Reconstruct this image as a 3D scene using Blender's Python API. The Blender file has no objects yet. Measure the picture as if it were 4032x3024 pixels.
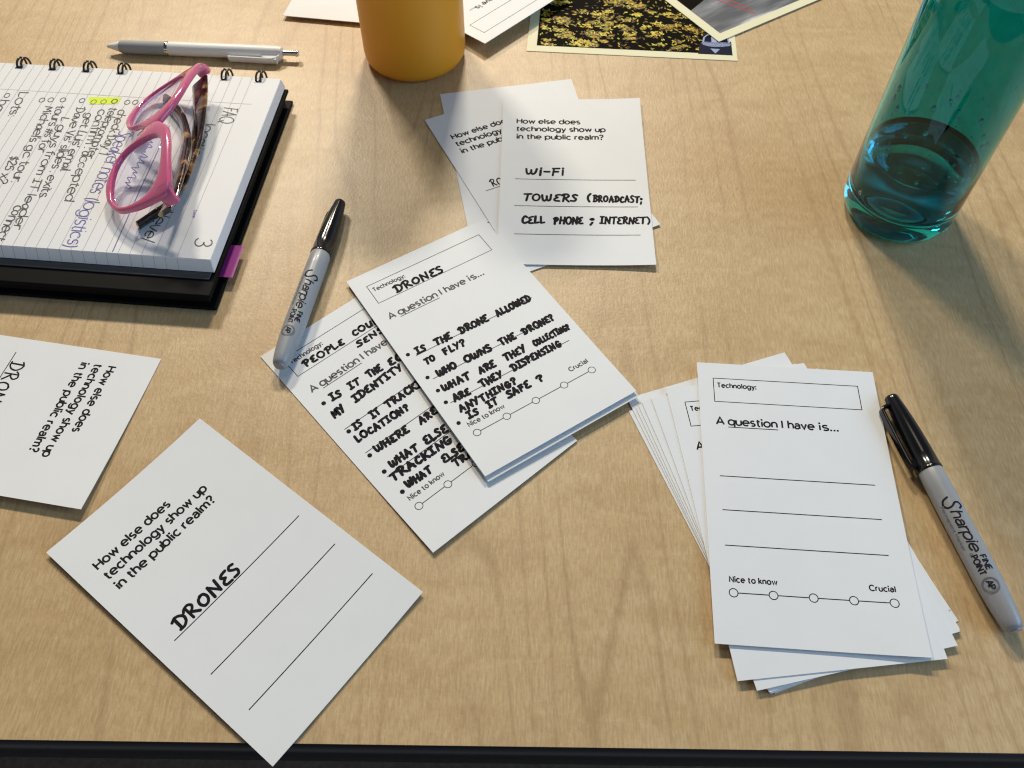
import bpy, bmesh, math, random
from mathutils import Vector, Matrix

random.seed(7)
S = bpy.context.scene
COL = S.collection
MM = 0.001
PI = math.pi

# ------------------------------------------------------------------ camera
cam_d = bpy.data.cameras.new('camera')
cam = bpy.data.objects.new('camera', cam_d)
COL.objects.link(cam)
cam_d.sensor_width = 36.0
cam_d.lens = 36.0 * 3372.0 / 4032.0
cam_d.clip_start = 0.01
cam_d.clip_end = 50.0
cam.matrix_world = (Matrix.Translation((0, 0, 0.412))
                    @ Matrix.Rotation(math.radians(90 - 55.7645), 4, 'X')
                    @ Matrix.Rotation(math.radians(-0.0958), 4, 'Z'))
cam_d.dof.use_dof = True
cam_d.dof.focus_distance = 0.47
cam_d.dof.aperture_fstop = 22.0
S.camera = cam

# ------------------------------------------------------------------ light
w = bpy.data.worlds.new('World')
S.world = w
w.use_nodes = True
bg = w.node_tree.nodes['Background']
wt = w.node_tree
w_tc = wt.nodes.new('ShaderNodeTexCoord'); w_xyz = wt.nodes.new('ShaderNodeSeparateXYZ'); w_rmp = wt.nodes.new('ShaderNodeValToRGB')
w_rmp.color_ramp.elements[0].position = 0.0; w_rmp.color_ramp.elements[0].color = (0.40, 0.42, 0.44, 1)
w_rmp.color_ramp.elements[1].position = 0.62; w_rmp.color_ramp.elements[1].color = (0.045, 0.048, 0.052, 1)
wt.links.new(w_tc.outputs['Generated'], w_xyz.inputs[0]); wt.links.new(w_xyz.outputs['Z'], w_rmp.inputs['Fac']); wt.links.new(w_rmp.outputs['Color'], bg.inputs[0])
bg.inputs[1].default_value = 1.0


def area_lamp(name, loc, target, size, power, color, size_y=None):
    d = bpy.data.lights.new(name, 'AREA')
    d.energy = power
    d.color = color
    d.shape = 'RECTANGLE'
    d.size = size
    d.size_y = size_y or size
    o = bpy.data.objects.new(name, d)
    COL.objects.link(o)
    o.location = loc
    o.rotation_euler = (Vector(target) - Vector(loc)).to_track_quat('-Z', 'Y').to_euler()
    return o


area_lamp('ceiling_light_behind', (0.02, 2.35, 1.70), (0, 0.35, 0), 0.34, 38, (1.0, 0.91, 0.75), 0.16)
area_lamp('ceiling_light_behind_left', (-0.90, 2.30, 1.62), (-0.05, 0.4, 0), 0.34, 34, (1.0, 0.91, 0.75), 0.16)
area_lamp('ceiling_light_above', (-0.12, 1.00, 2.05), (-0.1, 0.35, 0), 0.6, 3.0, (1.0, 0.93, 0.82))
area_lamp('window_light', (1.70, -0.10, 0.95), (0, 0.3, 0), 1.3, 19, (0.40, 0.67, 1.0), 1.1)

S.view_settings.view_transform = 'Standard'
S.view_settings.look = 'None'
S.view_settings.gamma = 1.0
S.view_settings.exposure = 0.0
S.view_settings.use_curve_mapping = False
S.render.engine = 'CYCLES'
S.cycles.use_denoising = True
S.cycles.filter_width = 1.15
S.cycles.max_bounces = 14
S.cycles.transmission_bounces = 14
S.cycles.sample_clamp_indirect = 6.0


# ------------------------------------------------------------------ helpers
def tag(o, label=None, cat=None, group=None, kind=None):
    if label: o['label'] = label
    if cat: o['category'] = cat
    if group: o['group'] = group
    if kind: o['kind'] = kind
    return o


def empty(name, loc=(0, 0, 0), rz=0.0):
    o = bpy.data.objects.new(name, None)
    COL.objects.link(o)
    o.empty_display_size = 0.02
    o.location = loc
    o.rotation_euler = (0, 0, rz)
    return o


class MB:
    """collects vertices and faces (metres) and links them as one mesh object"""
    def __init__(s):
        s.v = []; s.f = []; s.mi = []; s.m = 0; s.k = 0; s.seg = 3.0

    def add(s, verts, faces, mi=None):
        b = len(s.v)
        s.v += [tuple(p) for p in verts]
        for f in faces:
            s.f.append([i + b for i in f]); s.mi.append(s.m if mi is None else mi)

    def box(s, x0, x1, y0, y1, z0, z1, mi=None):
        s.add([(x0, y0, z0), (x1, y0, z0), (x1, y1, z0), (x0, y1, z0), (x0, y0, z1), (x1, y0, z1), (x1, y1, z1), (x0, y1, z1)],
              [(3, 2, 1, 0), (4, 5, 6, 7), (0, 1, 5, 4), (1, 2, 6, 5), (2, 3, 7, 6), (3, 0, 4, 7)], mi)

    def loops(s, loops, closed=True, cap0=False, cap1=False, mi=None, wrap=False):
        n = len(loops[0]); b = len(s.v)
        for l in loops: s.v += [tuple(p) for p in l]
        m = s.m if mi is None else mi
        L = len(loops)
        for i in range(L if wrap else L - 1):
            i2 = (i + 1) % L
            for j in range(n if closed else n - 1):
                j2 = (j + 1) % n
                s.f.append([b + i * n + j, b + i * n + j2, b + i2 * n + j2, b + i2 * n + j]); s.mi.append(m)
        if cap0: s.f.append([b + j for j in range(n)][::-1]); s.mi.append(m)
        if cap1: s.f.append([b + (L - 1) * n + j for j in range(n)]); s.mi.append(m)

    def lathe(s, prof, n=48, M=None, cap0=True, cap1=True, mi=None):
        """prof: (r, z) pairs; revolved about z, then moved by matrix M"""
        L = []
        for r, z in prof:
            l = [Vector((r * math.cos(2 * PI * j / n), r * math.sin(2 * PI * j / n), z)) for j in range(n)]
            L.append([M @ p for p in l] if M else l)
        s.loops(L, True, cap0, cap1, mi)

    def sweep(s, pts, sec, up, scale=None, cap=True, mi=None):
        """pts: centre line; sec: list of (a, b) in the (side, up) plane; up: vector or list"""
        L = []
        n = len(pts)
        for i, p in enumerate(pts):
            t = (pts[min(i + 1, n - 1)] - pts[max(i - 1, 0)]).normalized()
            u = up[i] if isinstance(up, list) else up
            side = t.cross(u).normalized()
            uu = side.cross(t).normalized()
            k = scale[i] if scale else (1, 1)
            L.append([p + side * (a * k[0]) + uu * (b * k[1]) for a, b in sec])
        s.loops(L, True, cap, cap, mi)

    def ribbon(s, pts, width, fn, round_caps=False, mi=None, closed=False):
        """flat stroke through 2D points; fn(x, y, layer) maps to 3D"""
        P = [Vector(p) for p in pts]
        Q = [P[0]]
        for p in P[1:]:
            if (p - Q[-1]).length > 1e-4: Q.append(p)
        P = Q
        if len(P) > 1:
            Q = []
            for i in range(len(P) if closed else len(P) - 1):
                a, b = P[i], P[(i + 1) % len(P)]
                k = max(1, int(math.ceil((b - a).length / s.seg)))
                Q += [a.lerp(b, j / k) for j in range(k)]
            if not closed: Q.append(P[-1])
            P = Q
        lay = s.k; s.k += 1
        h = width / 2
        if len(P) == 1:
            s.disc(P[0], h, fn, mi); return
        n = len(P)
        left, right = [], []
        for i in range(n):
            if closed:
                a = (P[i] - P[i - 1]).normalized(); b = (P[(i + 1) % n] - P[i]).normalized()
            else:
                a = (P[i] - P[i - 1]).normalized() if i > 0 else (P[1] - P[0]).normalized()
                b = (P[i + 1] - P[i]).normalized() if i < n - 1 else a
            t = a + b
            t = t.normalized() if t.length > 0.3 else b
            nn = Vector((-t.y, t.x))
            na = Vector((-b.y, b.x))
            k = 1.0 / max(0.86 if round_caps else 0.6, abs(nn.dot(na)))
            left.append(P[i] + nn * h * k); right.append(P[i] - nn * h * k)
        b0 = len(s.v)
        for l, r in zip(left, right):
            s.v.append(tuple(fn(l.x, l.y, lay))); s.v.append(tuple(fn(r.x, r.y, lay)))
        m = s.m if mi is None else mi
        for i in range(n if closed else n - 1):
            a = b0 + 2 * i; c = b0 + 2 * ((i + 1) % n)
            s.f.append([a + 1, c + 1, c, a]); s.mi.append(m)
        if round_caps and not closed:
            for e, d in ((0, (P[0] - P[1]).normalized()), (n - 1, (P[-1] - P[-2]).normalized())):
                a0 = math.atan2(d.y, d.x)
                fan = [P[e] + h * Vector((math.cos(a0 + q), math.sin(a0 + q))) for q in [(-PI / 2 + PI * j / 8) for j in range(9)]]
                b1 = len(s.v)
                s.v += [tuple(fn(p.x, p.y, lay)) for p in fan]
                s.f.append(list(range(b1, b1 + 9))); s.mi.append(m)

    def disc(s, c, r, fn, mi=None, n=14):
        lay = s.k; s.k += 1
        b1 = len(s.v)
        s.v += [tuple(fn(c[0] + r * math.cos(2 * PI * j / n), c[1] + r * math.sin(2 * PI * j / n), lay)) for j in range(n)]
        s.f.append(list(range(b1, b1 + n))); s.mi.append(s.m if mi is None else mi)

    def build(s, name, mats, parent=None, smooth=False, fix=False, loc=None):
        me = bpy.data.meshes.new(name)
        me.from_pydata(s.v, [], s.f)
        for m in (mats if isinstance(mats, (list, tuple)) else [mats]): me.materials.append(m)
        me.polygons.foreach_set('material_index', s.mi)
        if fix:
            bm = bmesh.new(); bm.from_mesh(me)
            bmesh.ops.remove_doubles(bm, verts=bm.verts, dist=1e-7)
            bmesh.ops.recalc_face_normals(bm, faces=bm.faces)
            bm.to_mesh(me); bm.free()
        if smooth: me.polygons.foreach_set('use_smooth', [True] * len(me.polygons))
        me.update()
        o = bpy.data.objects.new(name, me)
        COL.objects.link(o)
        if parent: o.parent = parent
        if loc: o.location = loc
        return o


def bevel(o, width, seg=3, angle=35):
    m = o.modifiers.new('bevel', 'BEVEL'); m.width = width; m.segments = seg
    m.limit_method = 'ANGLE'; m.angle_limit = math.radians(angle)
    for p in o.data.polygons: p.use_smooth = True
    try:
        o.data.set_sharp_from_angle(angle=math.radians(40))
    except Exception:
        pass
    return o


def smooth_by_angle(o, deg=35):
    o.data.polygons.foreach_set('use_smooth', [True] * len(o.data.polygons))
    o.data.set_sharp_from_angle(angle=math.radians(deg))
    return o


def catmull(P, n=8):
    P = [Vector(p) for p in P]
    if len(P) < 3: return P
    out = []
    for i in range(len(P) - 1):
        p0 = P[max(i - 1, 0)]; p1 = P[i]; p2 = P[i + 1]; p3 = P[min(i + 2, len(P) - 1)]
        for k in range(n):
            t = k / n
            out.append(0.5 * ((2 * p1) + (p2 - p0) * t + (2 * p0 - 5 * p1 + 4 * p2 - p3) * t * t + (3 * p1 - p0 - 3 * p2 + p3) * t ** 3))
    out.append(P[-1])
    return out


# ------------------------------------------------------------------ materials
def nodes_of(name):
    m = bpy.data.materials.new(name); m.use_nodes = True
    return m, m.node_tree.nodes, m.node_tree.links, m.node_tree.nodes['Principled BSDF']


def mat(name, col, rough=0.5, **kw):
    m, n, l, b = nodes_of(name)
    b.inputs['Base Color'].default_value = (*col, 1)
    b.inputs['Roughness'].default_value = rough
    for k, v in kw.items():
        b.inputs[k.replace('_', ' ')].default_value = v
    return m


def add_noise_bump(m, scale, strength, dist=0.0002, detail=3):
    n, l = m.node_tree.nodes, m.node_tree.links
    tc = n.new('ShaderNodeTexCoord'); t = n.new('ShaderNodeTexNoise'); bp = n.new('ShaderNodeBump')
    t.inputs['Scale'].default_value = scale; t.inputs['Detail'].default_value = detail
    bp.inputs['Strength'].default_value = strength; bp.inputs['Distance'].default_value = dist
    l.new(tc.outputs['Object'], t.inputs['Vector']); l.new(t.outputs['Fac'], bp.inputs['Height'])
    l.new(bp.outputs['Normal'], n['Principled BSDF'].inputs['Normal'])
    return m


def paper_mat(name, col):
    m, n, l, b = nodes_of(name)
    tc = n.new('ShaderNodeTexCoord'); t = n.new('ShaderNodeTexNoise'); r = n.new('ShaderNodeValToRGB')
    t.inputs['Scale'].default_value = 45; t.inputs['Detail'].default_value = 6
    r.color_ramp.elements[0].position = 0.3; r.color_ramp.elements[1].position = 0.7
    r.color_ramp.elements[0].color = (*[c * 0.975 for c in col], 1); r.color_ramp.elements[1].color = (*col, 1)
    l.new(tc.outputs['Object'], t.inputs['Vector']); l.new(t.outputs['Fac'], r.inputs['Fac']); l.new(r.outputs['Color'], b.inputs['Base Color'])
    b.inputs['Roughness'].default_value = 0.55
    b.inputs['Specular IOR Level'].default_value = 0.35
    t2 = n.new('ShaderNodeTexNoise'); bp = n.new('ShaderNodeBump')
    t2.inputs['Scale'].default_value = 1600; bp.inputs['Strength'].default_value = 0.06; bp.inputs['Distance'].default_value = 0.0002
    l.new(tc.outputs['Object'], t2.inputs['Vector']); l.new(t2.outputs['Fac'], bp.inputs['Height']); l.new(bp.outputs['Normal'], b.inputs['Normal'])
    return m


def wood_mat():
    m, n, l, b = nodes_of('maple_laminate')
    tc = n.new('ShaderNodeTexCoord')

    def mapping(sx, sy, sz=1.0, off=(0, 0, 0)):
        mp = n.new('ShaderNodeMapping'); mp.inputs['Scale'].default_value = (sx, sy, sz); mp.inputs['Location'].default_value = off
        l.new(tc.outputs['Object'], mp.inputs['Vector']); return mp.outputs['Vector']

    def noise(vec, scale=1.0, detail=3, rough=0.55, dist=0.0):
        t = n.new('ShaderNodeTexNoise'); t.inputs['Scale'].default_value = scale; t.inputs['Detail'].default_value = detail
        t.inputs['Roughness'].default_value = rough; t.inputs['Distortion'].default_value = dist
        l.new(vec, t.inputs['Vector']); return t.outputs['Fac']

    def math_(op, a, bb=None, c=None):
        t = n.new('ShaderNodeMath'); t.operation = op
        for i, q in enumerate((a, bb, c)):
            if q is None: continue
            if isinstance(q, (int, float)): t.inputs[i].default_value = q
            else: l.new(q, t.inputs[i])
        return t.outputs[0]

    def ramp(fac, p0, p1, c0=(0, 0, 0, 1), c1=(1, 1, 1, 1)):
        r = n.new('ShaderNodeValToRGB'); r.color_ramp.elements[0].position = p0; r.color_ramp.elements[1].position = p1
        r.color_ramp.elements[0].color = c0; r.color_ramp.elements[1].color = c1
        l.new(fac, r.inputs['Fac']); return r.outputs['Color']

    def mix(fac, a, bb, blend='MIX'):
        t = n.new('ShaderNodeMix'); t.data_type = 'RGBA'; t.blend_type = blend
        if isinstance(fac, (int, float)): t.inputs[0].default_value = fac
        else: l.new(fac, t.inputs[0])
        for i, q in ((6, a), (7, bb)):
            if isinstance(q, tuple): t.inputs[i].default_value = q
            else: l.new(q, t.inputs[i])
        return t.outputs[2]

    # broad tone drift, quilted mottling across the grain, pink-brown patches
    drift = noise(mapping(5, 2.2), 1.0, 3)
    mott = noise(mapping(26, 60), 1.0, 4, 0.6, 0.8)
    c = mix(ramp(mott, 0.34, 0.66), (0.535, 0.362, 0.176, 1), (0.625, 0.442, 0.233, 1))
    c = mix(math_('MULTIPLY', ramp(drift, 0.45, 0.75), 0.30), c, (0.47, 0.285, 0.145, 1))
    # fibre flecks along the grain
    fl = noise(mapping(950, 150), 1.0, 2, 0.5)
    c = mix(math_('MULTIPLY', ramp(fl, 0.44, 0.60), 0.32), c, (0.36, 0.235, 0.11, 1))
    fl2 = noise(mapping(800, 120, 1, (3, 1, 0)), 1.0, 2, 0.5)
    c = mix(math_('MULTIPLY', ramp(fl2, 0.52, 0.68), 0.36), c, (0.70, 0.55, 0.33, 1))
    # growth lines: thin contours of a field stretched along the grain
    field = noise(mapping(6.5, 0.50, 1, (1.7, 0.4, 0)), 1.0, 2.2, 0.42, 0.10)
    fine = noise(mapping(60, 14), 1.0, 2)
    h = math_('ADD', math_('MULTIPLY', field, 36.0), math_('MULTIPLY', fine, 0.42))
    fr = math_('FRACT', h)
    d = math_('ABSOLUTE', math_('SUBTRACT', fr, 0.5))
    line = ramp(d, 0.0, 0.14, (1, 1, 1, 1), (0, 0, 0, 1))
    soft = ramp(d, 0.0, 0.45, (1, 1, 1, 1), (0, 0, 0, 1))
    brk = ramp(noise(mapping(14, 5, 1, (5, 2, 0)), 1.0, 3), 0.32, 0.58)
    c = mix(math_('MULTIPLY', math_('MULTIPLY', line, brk), 0.37), c, (0.30, 0.165, 0.070, 1))
    c = mix(math_('MULTIPLY', math_('MULTIPLY', soft, brk), 0.05), c, (0.33, 0.20, 0.095, 1))
    # a few dark specks and smudges
    sp = n.new('ShaderNodeTexVoronoi'); sp.inputs['Scale'].default_value = 16; l.new(tc.outputs['Object'], sp.inputs['Vector'])
    spk = ramp(sp.outputs['Distance'], 0.012, 0.028, (1, 1, 1, 1), (0, 0, 0, 1))
    c = mix(math_('MULTIPLY', spk, 0.6), c, (0.12, 0.07, 0.035, 1))
    l.new(c, b.inputs['Base Color'])
    sm = noise(mapping(9, 7, 1, (2, 8, 0)), 1.0, 5, 0.6)
    rr = n.new('ShaderNodeMapRange'); rr.inputs[3].default_value = 0.36; rr.inputs[4].default_value = 0.52
    l.new(sm, rr.inputs[0]); l.new(rr.outputs[0], b.inputs['Roughness'])
    b.inputs['Specular IOR Level'].default_value = 0.5
    bp = n.new('ShaderNodeBump'); bp.inputs['Strength'].default_value = 0.35; bp.inputs['Distance'].default_value = 0.0004
    bn = noise(mapping(620, 420), 1.0, 2)
    l.new(bn, bp.inputs['Height']); l.new(bp.outputs['Normal'], b.inputs['Normal'])
    return m


def tortoise_mat():
    m, n, l, b = nodes_of('tortoise_acetate')
    tc = n.new('ShaderNodeTexCoord'); t = n.new('ShaderNodeTexNoise'); r = n.new('ShaderNodeValToRGB')
    t.inputs['Scale'].default_value = 85; t.inputs['Detail'].default_value = 2.5; t.inputs['Distortion'].default_value = 0.8
    e = r.color_ramp.elements
    e[0].position = 0.44; e[0].color = (0.014, 0.006, 0.004, 1)
    e[1].position = 0.66; e[1].color = (0.56, 0.38, 0.17, 1)
    q = e.new(0.51); q.color = (0.06, 0.018, 0.008, 1)
    q = e.new(0.58); q.color = (0.22, 0.11, 0.04, 1)
    l.new(tc.outputs['Object'], t.inputs['Vector']); l.new(t.outputs['Fac'], r.inputs['Fac']); l.new(r.outputs['Color'], b.inputs['Base Color'])
    b.inputs['Roughness'].default_value = 0.12
    b.inputs['Coat Weight'].default_value = 0.6
    return m


def lens_mat():
    m, n, l, b = nodes_of('clear_lens')
    out = n['Material Output']
    tr = n.new('ShaderNodeBsdfTransparent'); gl = n.new('ShaderNodeBsdfGlossy'); fz = n.new('ShaderNodeLayerWeight'); pw = n.new('ShaderNodeMath'); pm_ = n.new('ShaderNodeMath'); mx = n.new('ShaderNodeMixShader')
    tr.inputs[0].default_value = (0.97, 0.965, 0.985, 1)
    gl.inputs['Color'].default_value = (0.80, 0.72, 1.0, 1); gl.inputs['Roughness'].default_value = 0.02
    fz.inputs['Blend'].default_value = 0.5
    pw.operation = 'POWER'; pw.inputs[1].default_value = 4.0; pm_.operation = 'MULTIPLY_ADD'; pm_.inputs[1].default_value = 0.7; pm_.inputs[2].default_value = 0.04
    l.new(fz.outputs['Facing'], pw.inputs[0]); l.new(pw.outputs[0], pm_.inputs[0]); l.new(pm_.outputs[0], mx.inputs[0]); l.new(tr.outputs[0], mx.inputs[1]); l.new(gl.outputs[0], mx.inputs[2]); l.new(mx.outputs[0], out.inputs['Surface'])
    n.remove(b)
    return m


def carpet_mat():
    m, n, l, b = nodes_of('brown_carpet')
    tc = n.new('ShaderNodeTexCoord'); t = n.new('ShaderNodeTexNoise'); r = n.new('ShaderNodeValToRGB')
    t.inputs['Scale'].default_value = 160; t.inputs['Detail'].default_value = 5
    r.color_ramp.elements[0].color = (0.06, 0.045, 0.035, 1); r.color_ramp.elements[1].color = (0.2, 0.16, 0.13, 1)
    l.new(tc.outputs['Object'], t.inputs['Vector']); l.new(t.outputs['Fac'], r.inputs['Fac']); l.new(r.outputs['Color'], b.inputs['Base Color'])
    b.inputs['Roughness'].default_value = 0.95
    return m


def pavement_mat():
    m, n, l, b = nodes_of('grey_pavement_print')
    tc = n.new('ShaderNodeTexCoord'); mp = n.new('ShaderNodeMapping'); t = n.new('ShaderNodeTexNoise'); r = n.new('ShaderNodeValToRGB')
    mp.inputs['Scale'].default_value = (14, 75, 1); mp.inputs['Rotation'].default_value = (0, 0, 0.12)
    t.inputs['Scale'].default_value = 1.0; t.inputs['Detail'].default_value = 4
    e = r.color_ramp.elements
    e[0].position = 0.38; e[0].color = (0.10, 0.105, 0.115, 1); e[1].position = 0.68; e[1].color = (0.82, 0.82, 0.83, 1)
    q = e.new(0.55); q.color = (0.24, 0.245, 0.26, 1)
    l.new(tc.outputs['Object'], mp.inputs['Vector']); l.new(mp.outputs['Vector'], t.inputs['Vector']); l.new(t.outputs['Fac'], r.inputs['Fac'])
    l.new(r.outputs['Color'], b.inputs['Base Color']); b.inputs['Roughness'].default_value = 0.3
    return m


M = dict(
    wood=wood_mat(), carpet=carpet_mat(),
    edge=mat('black_edge_band', (0.012, 0.012, 0.014), 0.35),
    brownstrip=mat('dark_brown_strip', (0.03, 0.02, 0.013), 0.6),
    card=paper_mat('card_stock', (0.80, 0.81, 0.82)),
    page=paper_mat('notebook_paper', (0.80, 0.80, 0.81)),
    cream=paper_mat('cream_border', (0.80, 0.76, 0.52)),
    print=mat('black_print', (0.012, 0.012, 0.014), 0.7, Specular_IOR_Level=0.15),
    sheenprint=mat('print_with_painted_sheen', (0.085, 0.082, 0.082), 0.6, Specular_IOR_Level=0.3),  # black print, its surface sheen painted into the colour as grey
    marker=mat('marker_ink', (0.008, 0.006, 0.010), 0.7, Specular_IOR_Level=0.15),
    pencil=mat('pencil_line', (0.085, 0.08, 0.08), 0.6),
    blueink=mat('blue_ink', (0.13, 0.12, 0.40), 0.6),
    rule=mat('ruled_line', (0.42, 0.43, 0.52), 0.7),
    margin=mat('margin_line', (0.62, 0.62, 0.68), 0.7),
    hilite=mat('highlighter', (0.72, 0.90, 0.03), 0.7),
    black=mat('black_cover', (0.005, 0.005, 0.005), 0.6, Specular_IOR_Level=0.08),
    blackedge=mat('black_page_edge', (0.010, 0.009, 0.008), 0.8, Specular_IOR_Level=0.15),
    greycover=mat('grey_plastic_cover', (0.05, 0.055, 0.06), 0.45),
    wire=mat('black_wire', (0.012, 0.010, 0.012), 0.3),
    tab=mat('magenta_tab', (0.52, 0.05, 0.36), 0.4, Transmission_Weight=0.25),
    pink=mat('pink_acetate', (0.64, 0.13, 0.27), 0.17, Coat_Weight=0.4, Subsurface_Weight=0.35, Subsurface_Scale=0.004),
    tortoise=tortoise_mat(), lens=lens_mat(),
    tipblack=mat('black_tip', (0.012, 0.009, 0.009), 0.15),
    pad=mat('clear_nose_pad', (0.85, 0.78, 0.80), 0.2),
    steel=mat('chrome', (0.72, 0.72, 0.72), 0.12, Metallic=1.0),
    mgrey=mat('marker_barrel', (0.31, 0.32, 0.34), 0.36, Coat_Weight=0.15),
    mblack=mat('marker_cap', (0.007, 0.007, 0.009), 0.16),
    mprint=mat('barrel_print', (0.012, 0.012, 0.022), 0.6, Specular_IOR_Level=0.2),
    mprint2=mat('barrel_print_faint', (0.16, 0.165, 0.18), 0.45),
    pwhite=mat('pen_white', (0.86, 0.86, 0.85), 0.45),
    pgrip=mat('pen_grip_rubber', (0.34, 0.35, 0.36), 0.7),
    yellow=add_noise_bump(mat('amber_coating', (0.80, 0.345, 0.018), 0.42), 1500, 0.06),
    lid=mat('black_lid', (0.02, 0.02, 0.022), 0.4),
    teal=mat('teal_plastic', (0.008, 0.51, 0.575), 0.012, Transmission_Weight=1.0, IOR=1.46),
    water=mat('water', (0.96, 0.99, 1.0), 0.0, Transmission_Weight=1.0, IOR=1.333),
    whiteprint=mat('white_print', (0.7, 0.72, 0.75), 0.5),
    leafdark=mat('picture_shadow', (0.006, 0.005, 0.003), 0.6, Specular_IOR_Level=0.02),
    boat=mat('picture_boat_white', (0.36, 0.43, 0.66), 0.3),
    boatdark=mat('picture_boat_dark', (0.012, 0.014, 0.03), 0.5, Specular_IOR_Level=0.05),
    redline=mat('picture_red_line', (0.45, 0.02, 0.03), 0.4),
    pave=pavement_mat(),
)
LEAF = [mat('picture_leaf_%s' % n, c, 0.5, Specular_IOR_Level=0.15) for n, c in (('gold', (0.70, 0.46, 0.03)), ('yellow', (0.80, 0.68, 0.10)), ('olive', (0.32, 0.27, 0.03)), ('brown', (0.28, 0.15, 0.02)), ('lime', (0.48, 0.50, 0.08)), ('umber', (0.06, 0.035, 0.008)))]


# ------------------------------------------------------------------ stroke lettering
def A(cx, cy, rx, ry, a0, a1, n=None):
    n = n or max(6, int(abs(a1 - a0) / 15))
    return [(cx + rx * math.cos(math.radians(a0 + (a1 - a0) * i / n)), cy + ry * math.sin(math.radians(a0 + (a1 - a0) * i / n))) for i in range(n + 1)]


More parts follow.
